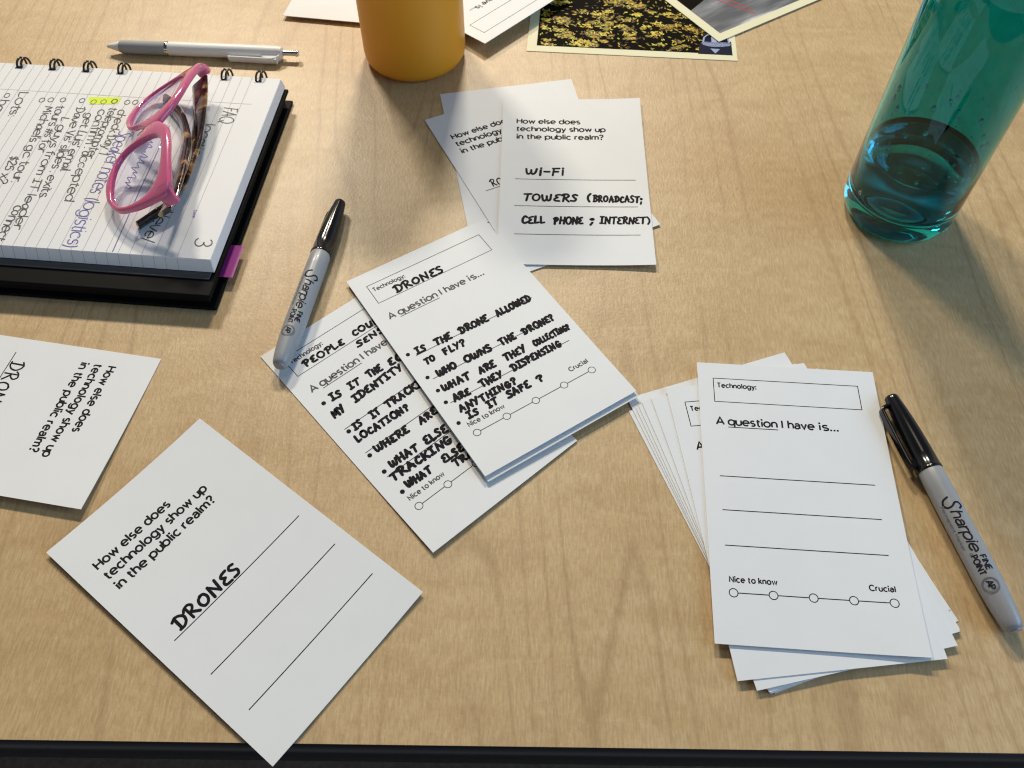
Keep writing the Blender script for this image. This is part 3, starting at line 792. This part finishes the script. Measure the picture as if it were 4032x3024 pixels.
# foliage card: its lower left corner is at (11.9, 598.7), lower edge towards (175.9, 585.5)
d_ = Vector((164.0, -13.2)).normalized(); n_ = Vector((-d_.y, d_.x))
tl_ = Vector((11.9, 598.7)) + n_ * 105.0
picture_card((tl_.x, tl_.y), math.atan2(d_.y, d_.x), .45, 'picture card of golden foliage and a small white boat', 7.6, M['leafdark'], foliage)
d_ = Vector((91.9, 58.6)).normalized(); n_ = Vector((-d_.y, d_.x))
tl_ = Vector((165.3, 609.2)) + n_ * 105.0
picture_card((tl_.x, tl_.y), math.atan2(d_.y, d_.x), 1.25, 'picture card of grey pavement with red lines overlapping the foliage card', 8.0, M['pave'], pavement)


# ------------------------------------------------------------------ spiral notebook on a black hardback book
NA = math.atan2(-.0934, .9956)
NO = (-0.1678, 0.5344, 0.0)
book = empty('hardback_book', NO, NA)
tag(book, 'thick black hardback book lying under the open spiral notebook', 'book')
mb = MB(); mb.box(-.290, .0045, -.2000, .0010, .0004, .0028); bevel(mb.build('bottom_cover', M['black'], book), .0008)
mb = MB(); mb.box(-.288, -.0005, -.1955, -.0025, .0029, .0105); mb.build('page_block', M['blackedge'], book)
mb = MB(); mb.box(-.290, .0035, -.1990, .0005, .0106, .0132); bevel(mb.build('top_cover', M['black'], book), .0010)
mb = MB(); mb.box(-.002, .0092, -.1768, -.1497, .0056, .0058); tb = mb.build('sticky_tab', M['tab'], book)
tb['label'] = 'magenta sticky tab poking out of the pages'

nbk = empty('spiral_notebook', (NO[0], NO[1], .0133), NA)
tag(nbk, 'open ring-bound notebook with handwritten lists lying on the black book', 'notebook')
PZ = .0087          # page level above the book
mb = MB(); mb.box(-.288, -.0005, -.1865, .0012, .0001, .0009); bevel(mb.build('back_cover', M['greycover'], nbk), .0004, 2)
mb = MB()
x0 = -.285
mb.add([(x0, -.1812, .0011), (.0016, -.1812, .0011), (.0016, .0006, .0011), (x0, .0006, .0011),
        (x0, -.1774, PZ - .0002), (0, -.1774, PZ - .0002), (0, 0, PZ - .0002), (x0, 0, PZ - .0002)],
       [(3, 2, 1, 0), (4, 5, 6, 7), (0, 1, 5, 4), (1, 2, 6, 5), (2, 3, 7, 6), (3, 0, 4, 7)])
bevel(mb.build('page_block', M['page'], nbk), .0004, 2)


def page_z(X, Y):
    return 0.0 if Y > -.150 else 0.0


def pg(t, s_, lay, dz=.00006):     # t: towards the page top (image right), s_: along the writing, both mm
    return (t * MM, -s_ * MM, PZ + dz + lay * 2e-7)


fnp = lambda x, y, lay: pg(y, x, lay)
mb = MB(); mb.add([(x0, -.1773, PZ - .0001), (-.0001, -.1773, PZ - .0001), (-.0001, -.0001, PZ - .0001), (x0, -.0001, PZ - .0001)], [(0, 1, 2, 3)])
sheet = mb.build('top_page', M['page'], nbk)
mb = MB()
for k in range(35):
    X = -21.0 - 7.46 * k
    mb.ribbon([(.4, X), (177.0, X)], .26, lambda x, y, lay: pg(y, x, lay, 0))
    mb.add([((X - .13) * MM, -.17752, PZ - .0004), ((X + .13) * MM, -.17752, PZ - .0004), ((X + .23) * MM, -.1812, .0014), ((X + .0) * MM, -.1812, .0014)], [(3, 2, 1, 0)])
o = mb.build('ruled_line', M['rule'], sheet)
mb = MB(); mb.ribbon([(30.2, -14), (29.6, -280)], .34, lambda x, y, lay: pg(y, x, lay, .00002))
mb.ribbon([(134, -17.5), (146, -17.5)], .01, fnp)
mb.build('margin_line', M['margin'], sheet)
mb = MB()
mb.add([(-.1316, -.0330, PZ + .00003), (-.1284, -.0408, PZ + .00003), (-.1084, -.0386, PZ + .00003), (-.1080, -.0312, PZ + .00003)], [(0, 1, 2, 3)])
mb.build('highlight', M['hilite'], sheet)

mb = MB()
NW = dict(font=HAND, gap=.12, space=.34, hand=.85, slant=.12)


def note(txt, a, b, cap, wd=.72):
    write(mb, txt, (-a[1], a[0]), (-b[1], b[0]), cap * 1.12, fnp, wd, **NW)


note('FAQ', (-31.5, -35.5), (-30.5, -51.0), 8.5)
note('location', (-41.5, -54.0), (-41.0, -92.0), 7.5)
note('and level', (-42.0, -122.0), (-47.5, -164.0), 7.5)
note('check Day 1', (-105.0, -44.5), (-102.0, -90.0), 5.4)
note('teleprompter', (-112.2, -43.0), (-110.0, -95.5), 5.2)
note('confirm : accepted', (-119.6, -46.0), (-108.6, -136.0), 5.4)
note("get Luis' email.", (-126.6, -50.0), (-122.0, -109.0), 5.0)
note("Dave Vis' slides . exits.", (-135.6, -44.8), (-126.0, -134.5), 5.2)
note('L guys from IT leader', (-142.0, -56.0), (-131.5, -163.0), 5.0)
note('tours #s for', (-150.2, -44.5), (-145.0, -92.0), 5.2)
note("Michael's gc. tour.", (-158.4, -46.0), (-150.0, -122.0), 5.2)
note('$25 x2', (-160.5, -98.0), (-158.6, -124.0), 5.2)
note('connect', (-138.5, -143.0), (-138.0, -173.0), 5.6)
note('Lots:', (-183.0, -32.0), (-180.5, -58.0), 6.0)
note('have', (-193.0, -42.0), (-191.0, -66.0), 5.4)
note('3', (-14.2, -161.0), (-13.6, -166.6), 9.0)
for k, (X, Y) in enumerate([(-102.2, -36.1), (-111.6, -35.9), (-119.1, -37.2), (-126.1, -38.0), (-134.9, -37.1), (-148.7, -37.6), (-157.4, -38.4), (-163.5, -39.2), (-190.5, -36.5), (-96.5, -35.5)]):
    mb.ribbon(A(-Y, X, 2.3, 1.9, 0, 340, 16), .85 if k == 1 else .5, fnp, closed=True)
mb.build('pencil_writing', M['pencil'], sheet)
mb = MB()
note('Speaker notes', (-97.0, -67.0), (-95.2, -127.0), 8.4, .68)
note('(logistics)', (-95.4, -132.0), (-92.8, -175.0), 8.0, .68)
for q0, amp in ((62, 4.2), (92, 3.4)):
    pts = [(q0 + 2.4 * k + (2.2 if k % 2 else 0), -72.5 + amp * (1 if k % 2 else -1) * (.6 + .4 * math.sin(k * 1.9)) - .03 * k) for k in range(13)]
    mb.ribbon([tuple(q) for q in catmull(pts, 5)], .62, fnp, True)
mb.ribbon([(58, -64.4), (120, -63.4), (178 - 1.5, -61.9)], .55, fnp)
mb.build('blue_writing', M['blueink'], sheet)
mb = MB()
write(mb, 'Date', (137.0, -22.6), (143.6, -21.6), 1.7, fnp, .28)
mb.build('printed_date', M['blueink'], sheet)
# binding rings: two wires each, from a slot in the page over the edge
for X in (-16.2, -41.7, -119.0, -145.0, -170.4, -195.6, -221.0, -246.4):
    mb = MB()
    for off in (-1.5, 1.7):
        c = []
        for i in range(19):
            t = math.radians(200 - 300 * i / 18)
            c.append(Vector(((X + off + 2.6 * i / 18) * MM, (.6 + 4.7 * math.cos(t)) * MM, PZ - .0010 + .0048 * math.sin(t))))
        mb.sweep(c, [(.00078 * math.cos(2 * PI * j / 8), .00078 * math.sin(2 * PI * j / 8)) for j in range(8)], Vector((1, 0.01, 0)))
    mb.add([((X - 2.6) * MM, -.0056, PZ + .00006), ((X + 2.6) * MM, -.0056, PZ + .00006), ((X + 2.4) * MM, -.0026, PZ + .00006), ((X - 2.4) * MM, -.0026, PZ + .00006)], [(0, 1, 2, 3)])
    mb.build('binding_ring', M['wire'], nbk, smooth=True)

# ------------------------------------------------------------------ eyeglasses on the notebook page
GX = Vector((-.0658, .9972, -.0363)).normalized()
GN = Vector((-.4798, .0003, .8774)); GN = (GN - GX * GN.dot(GX)).normalized()
GY = GX.cross(GN).normalized()      # towards the brow
GO = Vector((-239.5, 451.0, 43.1))
gl_root = empty('eyeglasses', (GO.x * MM, GO.y * MM, .0220))
tag(gl_root, 'pink cat-eye glasses with tortoiseshell temples folded on the notebook page', 'glasses')
goff = Vector((GO.x, GO.y, 22.0))


def gp(x, y, n=0.0):
    p = GO + GX * x + GY * y + GN * (n - .0022 * x * x)
    return (p - goff) * MM


def world(x, y, z):
    return (Vector((x, y, z)) - goff) * MM


LCX, LA, LB = 36.3, 25.3, 21.7
OUT = [tuple(q) for q in catmull([(-1.2, 8), (-1.2, 12.5), (4, 17.5), (12, 23.4), (25, 27.0), (43, 28.2), (54, 28.6), (61, 28.6), (66, 27.2), (67.8, 23), (67.4, 16), (66.6, 5), (64.8, -5), (60.8, -15), (53.2, -22.4), (44, -26.0), (32, -26.4), (20.5, -21.6), (11.5, -11.5), (4, -1.5), (-1.2, 3.8), (-1.2, 8)], 5)]


def lens_r(t):
    c, s_ = math.cos(t), math.sin(t)
    k = (abs(c / LA) ** 2.6 + abs(s_ / LB) ** 2.6) ** (-1 / 2.6)
    return k * math.cos(t - .033), k * math.sin(t - .033)


def out_r(ux, uy):
    """distance from the lens centre to the rim's outer contour along a direction"""
    best = 0
    for (ax, ay), (bx, by) in zip(OUT, OUT[1:]):
        dx, dy = bx - ax, by - ay
        det = ux * (-dy) + uy * dx
        if abs(det) < 1e-9: continue
        px, py = ax - LCX, ay
        r = (px * (-dy) + py * dx) / det
        q = (ux * py - uy * px) / det
        if r > 0 and -1e-6 <= q <= 1 + 1e-6: best = max(best, r)
    return best


fm = MB()
NS = 96
for sg in (1, -1):
    LPS = []
    lens_loop = []
    for i in range(NS):
        t = 2 * PI * i / NS
        lx, ly = lens_r(t)
        r = math.hypot(lx, ly); ux, uy = lx / r, ly / r
        wd = max(3.0, out_r(ux, uy) - r)
        th = 1.95
        sec = [(0, -th * .7), (0, th * .55), (.35, th * .85), (min(1.4, wd * .3), th), (wd - min(1.6, wd * .35), th), (wd - .4, th * .75), (wd, th * .25), (wd, -th * .6), (wd - .6, -th), (.6, -th)]
        LPS.append([gp(sg * (LCX + lx + ux * a), ly + uy * a, n) for a, n in sec])
        lens_loop.append((LCX + lx + ux * .25, ly + uy * .25))
    fm.loops(LPS, True, wrap=True)
    lm = MB()
    bases = []
    for n_ in (0.6, -0.9):
        b = len(lm.v); bases.append(b)
        lm.v.append(tuple(gp(sg * LCX, 0, n_ + 1.2)))
        for q in (0.25, .5, .75, 1.0):
            lm.v += [tuple(gp(sg * (LCX + (x - LCX) * q), y * q, n_ + 1.2 * (1 - q * q))) for x, y in lens_loop]
        for j in range(NS):
            lm.f.append([b, b + 1 + j, b + 1 + (j + 1) % NS]); lm.mi.append(0)
            for k in range(3):
                a = b + 1 + k * NS
                lm.f.append([a + j, a + NS + j, a + NS + (j + 1) % NS, a + (j + 1) % NS]); lm.mi.append(0)
    for j in range(NS):
        a, c_ = bases[0] + 1 + 3 * NS, bases[1] + 1 + 3 * NS
        lm.f.append([a + j, c_ + j, c_ + (j + 1) % NS, a + (j + 1) % NS]); lm.mi.append(0)
    lm.build('lens', M['lens'], gl_root, smooth=True, fix=True)
# end pieces turning back to the hinges
for sg in (1, -1):
    ep = [gp(sg * x, y, n) for x, y, n in ((60, 23.6, -.2), (64.5, 23.8, -.8), (66.6, 23.8, -3.0), (67.0, 23.6, -7.0))]
    fm.sweep(ep, [(a * .0021, b * .0046) for a, b in [(1, .7), (.7, 1), (-.7, 1), (-1, .7), (-1, -.7), (-.7, -1), (.7, -1), (1, -.7)]], GY)
fr = fm.build('frame', M['pink'], gl_root, smooth=True, fix=True)
fr.data.set_sharp_from_angle(angle=math.radians(55))
for sg in (1, -1):
    nm = MB()
    ctr = gp(sg * 7.5, -6.0, -4.0)
    Mx = Matrix.Translation(ctr) @ Matrix((GX * .0 + GX, GY, GN)).transposed().to_4x4() @ Matrix.Rotation(sg * .9, 4, 'Y')
    prof = [(.0005, -.0013), (.003, -.0011), (.0044, -.0004), (.0044, .0004), (.003, .0011), (.0005, .0013)]
    nm.lathe(prof, 16, Mx @ Matrix.Diagonal((.75, 1.5, 1, 1)))
    nm.build('nose_pad', M['pad'], gl_root, smooth=True)
SEC = [(.0017, .0030), (.0013, .0052), (0, .0060), (-.0013, .0052), (-.0017, .0030), (-.0017, -.0030), (-.0013, -.0052), (0, -.0060), (.0013, -.0052), (.0017, -.0030)]


def temple(pts, ups, sc, tip):
    c = catmull(pts, 8)
    n = len(c)
    U = []
    for i in range(n):
        q = i / (n - 1) * (len(ups) - 1); k = min(int(q), len(ups) - 2); U.append((ups[k].lerp(ups[k + 1], q - k)).normalized())
    scl = []
    for i in range(n):
        q = i / (n - 1) * (len(sc) - 1); k = min(int(q), len(sc) - 2); v = sc[k] + (sc[k + 1] - sc[k]) * (q - k)
        scl.append((1.0 + .2 * (1 - v), v))
    m_ = MB(); m_.sweep([world(*p) for p in c], SEC, U, scl)
    o = m_.build('temple', M['tortoise'], gl_root, smooth=True, fix=True)
    o.data.set_sharp_from_angle(angle=math.radians(60))
    k = int(n * tip)
    m2 = MB(); m2.sweep([world(*p) for p in c[k:]], [(a * 1.06, b * 1.03) for a, b in SEC], U[k:], scl[k:])
    m2.build('temple_tip', M['tipblack'], o, smooth=True, fix=True)


upA = Vector((.82, -.02, .57)); upB = Vector((.55, 0, .83))
temple([(-219.0, 514.5, 34.0), (-217.0, 505, 33.2), (-214.0, 488, 32.0), (-211.6, 470, 30.8), (-210.3, 443.7, 29), (-211.5, 417, 27.5), (-219.0, 399, 27.0), (-226, 391, 26.2), (-233.5, 383.0, 25.6)],
       [upA, upA, upA, upA, upB, upB, upB, upB], [1.36, 1.32, 1.15, .95, .82, .76, .72, .68], .80)
temple([(-213.5, 384, 36.0), (-212.6, 398, 35.0), (-213.5, 427.5, 33), (-217.8, 457.9, 31), (-226.2, 481.4, 29.5), (-236.5, 496.5, 28.4), (-243.0, 504.0, 27.6)],
       [upA, upA, upA, upB, upB, upB], [1.0, .95, .85, .75, .7, .65], .86)


# ------------------------------------------------------------------ markers
def axis_frame(p0, p1):
    """origin at p0, z along the pen, x up as far as possible"""
    z = (p1 - p0).normalized(); x = Vector((0, 0, 1)); x = (x - z * x.dot(z)).normalized(); y = z.cross(x)
    return Matrix(((x.x, y.x, z.x, p0.x), (x.y, y.y, z.y, p0.y), (x.z, y.z, z.z, p0.z), (0, 0, 0, 1)))


def permanent_marker(p0, p1, clip_ang, text_ang, label):
    p0, p1 = Vector(p0) * MM, Vector(p1) * MM
    F = axis_frame(p0, p1)
    root = bpy.data.objects.new('permanent_marker', None); COL.objects.link(root); root.empty_display_size = .02
    root.matrix_world = F @ Matrix.Diagonal((1.12, 1.12, 1.0, 1.0))
    tag(root, label, 'marker pen', 'black permanent markers')
    mb = MB()
    prof = [(0, 0), (1.6, .05), (2.9, .5), (3.35, 1.3), (3.5, 3), (3.9, 7), (4.4, 12), (4.95, 20), (5.35, 28), (5.65, 38), (5.8, 47.2), (6.05, 47.5), (6.05, 48.8), (5.5, 49.0)]
    mb.lathe([(r * MM, z * MM) for r, z in prof], 40, cap0=False)
    smooth_by_angle(mb.build('cap', M['mblack'], root, fix=True), 40)
    # clip: a bar standing off the cap with a slot
    c, s_ = math.cos(clip_ang), math.sin(clip_ang)
    R = Matrix.Rotation(clip_ang, 4, 'Z')
    mb = MB()
    cl = [Vector((3.2, 0, 6.0)), Vector((6.8, 0, 7.0)), Vector((8.2, 0, 9.5)), Vector((8.4, 0, 20)), Vector((8.5, 0, 36)), Vector((8.2, 0, 44)), Vector((7.0, 0, 46.5))]
    cl = [R @ (p * MM) for p in catmull(cl, 5)]
    sec = [(a * .0021, b * .00085) for a, b in ((1, .4), (.8, 1), (-.8, 1), (-1, .4), (-1, -.6), (-.8, -1), (.8, -1), (1, -.6))]
    mb.sweep(cl, sec, R.to_3x3() @ Vector((1, 0, 0.02)))
    mb.sweep([R @ Vector((a * MM, 0, z * MM)) for a, z in ((4.6, 43.0), (8.3, 44.0))], [(a * .0016, b * .0022) for a, b in ((1, 1), (-1, 1), (-1, -1), (1, -1))], Vector((0, 0, 1)))
    smooth_by_angle(mb.build('clip', M['mblack'], root, fix=True), 50)
    mb = MB()
    prof = [(5.0, 48.0), (5.55, 48.9), (5.75, 49.4), (5.85, 60), (5.9, 90), (5.9, 108), (5.75, 116), (5.35, 124), (4.75, 131), (4.25, 134.5), (3.55, 136.3), (2.9, 136.7), (2.7, 137.4), (2.0, 137.6), (0, 137.6)]
    mb.lathe([(r * MM, z * MM) for r, z in prof], 40, cap1=False)
    bar = smooth_by_angle(mb.build('barrel', M['mgrey'], root, fix=True), 40)
    # print wrapped round the barrel: x along the pen, y round it
    r0 = 5.91

    def wrap(x, y, lay):
        a = text_ang - y / r0
        rr = (r0 + .05 + lay * .0004) * MM
        return (rr * math.cos(a), rr * math.sin(a), x * MM)
    m1 = MB(); m1.seg = .45
    # script word, drawn as one flowing stroke plus dots
    m1.ribbon([tuple(q) for q in catmull([(74.4, 3.3), (73.2, 4.6), (71.2, 3.9), (71.0, 2.2), (72.6, .4), (72.8, -1.7), (71.0, -3.0), (68.6, -2.2), (67.4, .2)], 6)], .95, wrap, True)
    write(m1, 'harpie', (75.2, -1.3), (97.2, -1.3), 4.4, wrap, .80, G, gap=.16, hand=.2, slant=.30)
    m1.ribbon(A(98.6, -2.2, .55, .55, 0, 340, 10), .16, wrap, closed=True)
    write(m1, 'FINE', (100.4, .75), (107.8, .75), 2.5, wrap, .66, gap=.26)
    write(m1, 'POINT', (99.6, -2.75), (109.4, -2.75), 2.5, wrap, .66, gap=.26)
    m1.build('printed_text', M['mprint'], bar)
    m2 = MB(); m2.seg = .45
    write(m2, 'Permanent Marker', (71.0, -4.7), (95.5, -4.7), 1.6, wrap, .28)
    m2.ribbon(A(115.0, -1.0, 3.7, 3.7, 0, 355, 36), .30, wrap, closed=True)
    m2.ribbon(A(115.0, -1.0, 3.2, 3.2, 0, 355, 36), .42, wrap, closed=True)
    m2.build('printed_seal', M['mprint2'], bar)
    m3 = MB(); m3.seg = .45
    write(m3, 'AP', (112.9, -2.1), (117.0, -2.1), 2.6, wrap, .55, gap=.1)
    m3.build('printed_seal_letters', M['mprint'], bar)
    return root


# angles are measured from "up" in the pen's own frame
permanent_marker((-114.6, 423.6, 6.8), (-135.1, 286.2, 7.3), 2.30, -0.12, 'grey barrelled black marker resting across the corner of the people counting card')
permanent_marker((214.3, 267.0, 6.8), (240.7, 131.4, 6.75), 1.55, .42, 'grey barrelled black marker lying beside the fanned stack, its clip showing')

# ------------------------------------------------------------------ ball pen
p0, p1 = Vector((-317.2, 598.2, 5.6)) * MM, Vector((-165.5, 588.0, 5.6)) * MM
pen = bpy.data.objects.new('ballpoint_pen', None); COL.objects.link(pen); pen.matrix_world = axis_frame(p0, p1)
tag(pen, 'white click pen with grey rubber grip lying beyond the notebook', 'pen')
mb = MB(); mb.lathe([(r * MM, z * MM) for r, z in ((.7, 0), (1.3, .2), (2.6, 5), (3.9, 9.6), (4.2, 11))], 32); mb.build('nose_cone', M['pwhite'], pen, smooth=True)
mb = MB(); mb.lathe([(r * MM, z * MM) for r, z in ((4.3, 10.5), (4.75, 11.5), (5.0, 18), (4.9, 30), (5.05, 42), (5.1, 47))], 32); smooth_by_angle(mb.build('grip', M['pgrip'], pen), 40)
mb = MB(); mb.lathe([(r * MM, z * MM) for r, z in ((5.2, 47), (5.3, 47.3), (5.3, 49.2), (5.1, 49.5))], 32); smooth_by_angle(mb.build('ring', M['steel'], pen), 40)
mb = MB(); mb.lathe([(r * MM, z * MM) for r, z in ((5.0, 49.4), (5.1, 50), (5.15, 90), (5.0, 125), (4.8, 136), (4.4, 138.5), (3.2, 139.2))], 32); smooth_by_angle(mb.build('barrel', M['pwhite'], pen), 40)
mb = MB(); mb.lathe([(r * MM, z * MM) for r, z in ((1.9, 138.5), (1.9, 149.4), (2.4, 149.6), (2.4, 151.0), (1.7, 152.0), (0.01, 152.2))], 24); smooth_by_angle(mb.build('push_button', M['steel'], pen), 40)
mb = MB()
# clip swings out on the viewer's side
ca = math.radians(104)
R = Matrix.Rotation(ca, 4, 'Z')
cl = [R @ (Vector(q) * MM) for q in catmull([(4.2, 0, 138), (7.4, 0, 134), (8.0, 0, 126), (7.7, 0, 112), (7.5, 0, 98)], 5)]
mb.sweep(cl, [(a * .0030, b * .0010) for a, b in ((1, .3), (.7, 1), (-.7, 1), (-1, .3), (-1, -.5), (-.7, -1), (.7, -1), (1, -.5))], R.to_3x3() @ Vector((1, 0, .02)))
mb.sweep([R @ (Vector(q) * MM) for q in ((3.6, 0, 131), (7.6, 0, 130))], [(a * .0026, b * .006) for a, b in ((1, 1), (-1, 1), (-1, -1), (1, -1))], Vector((0, 0, 1)))
smooth_by_angle(mb.build('clip', M['pwhite'], pen, fix=True), 50)

# ------------------------------------------------------------------ amber bottle
yb = empty('amber_bottle', (-.0755, .5945, 0)); tag(yb, 'matte amber yellow drinking bottle standing behind the wi-fi card pile', 'bottle')
mb = MB()
prof = [(0.001, .0006), (30.0, .0), (34.5, .6), (37.4, 2.6), (39.0, 5.6), (39.5, 9.5), (39.5, 60), (39.5, 128), (38.6, 136), (35.8, 142), (31.0, 147), (27.5, 150), (26.5, 152), (26.5, 156)]
mb.lathe([(r * MM, z * MM) for r, z in prof], 96)
mb.build('body', M['yellow'], yb, smooth=True)
mb = MB(); mb.lathe([(r * MM, z * MM) for r, z in ((27.5, 154), (29.0, 154.5), (29.0, 167), (27.5, 169.5), (0.01, 170))], 64); smooth_by_angle(mb.build('lid', M['lid'], yb), 40)

# ------------------------------------------------------------------ teal water bottle
tbx, tby = .2590, .4232
tbt = empty('water_bottle', (tbx, tby, 0)); tag(tbt, 'translucent teal plastic bottle holding a little water', 'bottle')
Ro = 36.5
outer = [(0.0, 2.2), (9, 2.0), (15, 1.4), (19, .5), (22, .0), (26.5, .05), (30.5, .6), (33.4, 2.2), (35.2, 5.0), (36.1, 8.6), (36.45, 13), (Ro, 20), (Ro, 60), (Ro, 120), (Ro, 165), (35.4, 175), (32, 184), (27, 190), (23.5, 193), (23, 196), (23, 208)]
inner = [(21.2, 208), (21.2, 196), (22, 191.5), (25.6, 188), (30.4, 182.4), (33.5, 174.4), (34.7, 165), (34.7, 120), (34.7, 60), (34.7, 24), (34.2, 19.5), (32.8, 16.2), (30, 14.4), (25, 13.8), (18, 14.6), (12, 16.6), (6, 18.2), (0.0, 18.8)]
mb = MB()
mb.lathe([(max(r, .005) * MM, z * MM) for r, z in outer + inner], 128, cap0=True, cap1=True)
body = mb.build('body', M['teal'], tbt, smooth=True, fix=True)
mb = MB()
WZ = 49.0
wat = [(0.0, 18.95), (6, 18.35), (12, 16.75), (18, 14.75), (25, 13.95), (29.9, 14.55), (32.65, 16.3), (34.05, 19.55), (34.55, 24), (34.55, 40), (34.55, WZ), (33.9, WZ - .5), (32.6, WZ - .9), (30.5, WZ - 1.0), (0, WZ - 1.0)]
mb.lathe([(max(r, .005) * MM, z * MM) for r, z in wat], 128, cap0=True, cap1=True)
mb.build('water', M['water'], tbt, smooth=True, fix=True)
mb = MB(); mb.lathe([(r * MM, z * MM) for r, z in ((24.6, 197), (25.4, 197.4), (25.4, 220), (23.8, 222.5), (0.01, 223))], 64); smooth_by_angle(mb.build('lid', M['lid'], tbt), 40)
# drops clinging to the inside wall
mb = MB(); rng = random.Random(11)
for k in range(70):
    a = math.radians(rng.uniform(175, 330)); z = rng.uniform(54, 125) if k % 3 else rng.uniform(52, 75)
    r = rng.uniform(.45, 1.45)
    ctr = Vector((34.72 * math.cos(a), 34.72 * math.sin(a), z)) * MM
    Mx = Matrix.Translation(ctr) @ Matrix.Rotation(a, 4, 'Z') @ Matrix.Rotation(-PI / 2, 4, 'Y') @ Matrix.Diagonal((rng.uniform(1, 1.9), 1, 1, 1))
    mb.lathe([(r * math.cos(q) * MM, r * .6 * math.sin(q) * MM) for q in [0, .4, .8, 1.2, 1.5]], 10, Mx)
mb.build('water_drops', M['water'], tbt, smooth=True)
# small white letters round the foot
mb = MB()


def foot(x, y, lay):
    a = x / 36.4
    return ((36.55 + lay * .001) * MM * math.cos(a), (36.55 + lay * .001) * MM * math.sin(a), y * MM)


write(mb, 'C', (36.4 * math.radians(-47.0), 24.0), (36.4 * math.radians(-42.5), 24.0), 3.4, foot, .35)
write(mb, '6', (36.4 * math.radians(196.0), 24.0), (36.4 * math.radians(200.0), 24.0), 3.4, foot, .35)
mb.build('printed_marks', M['whiteprint'], tbt)
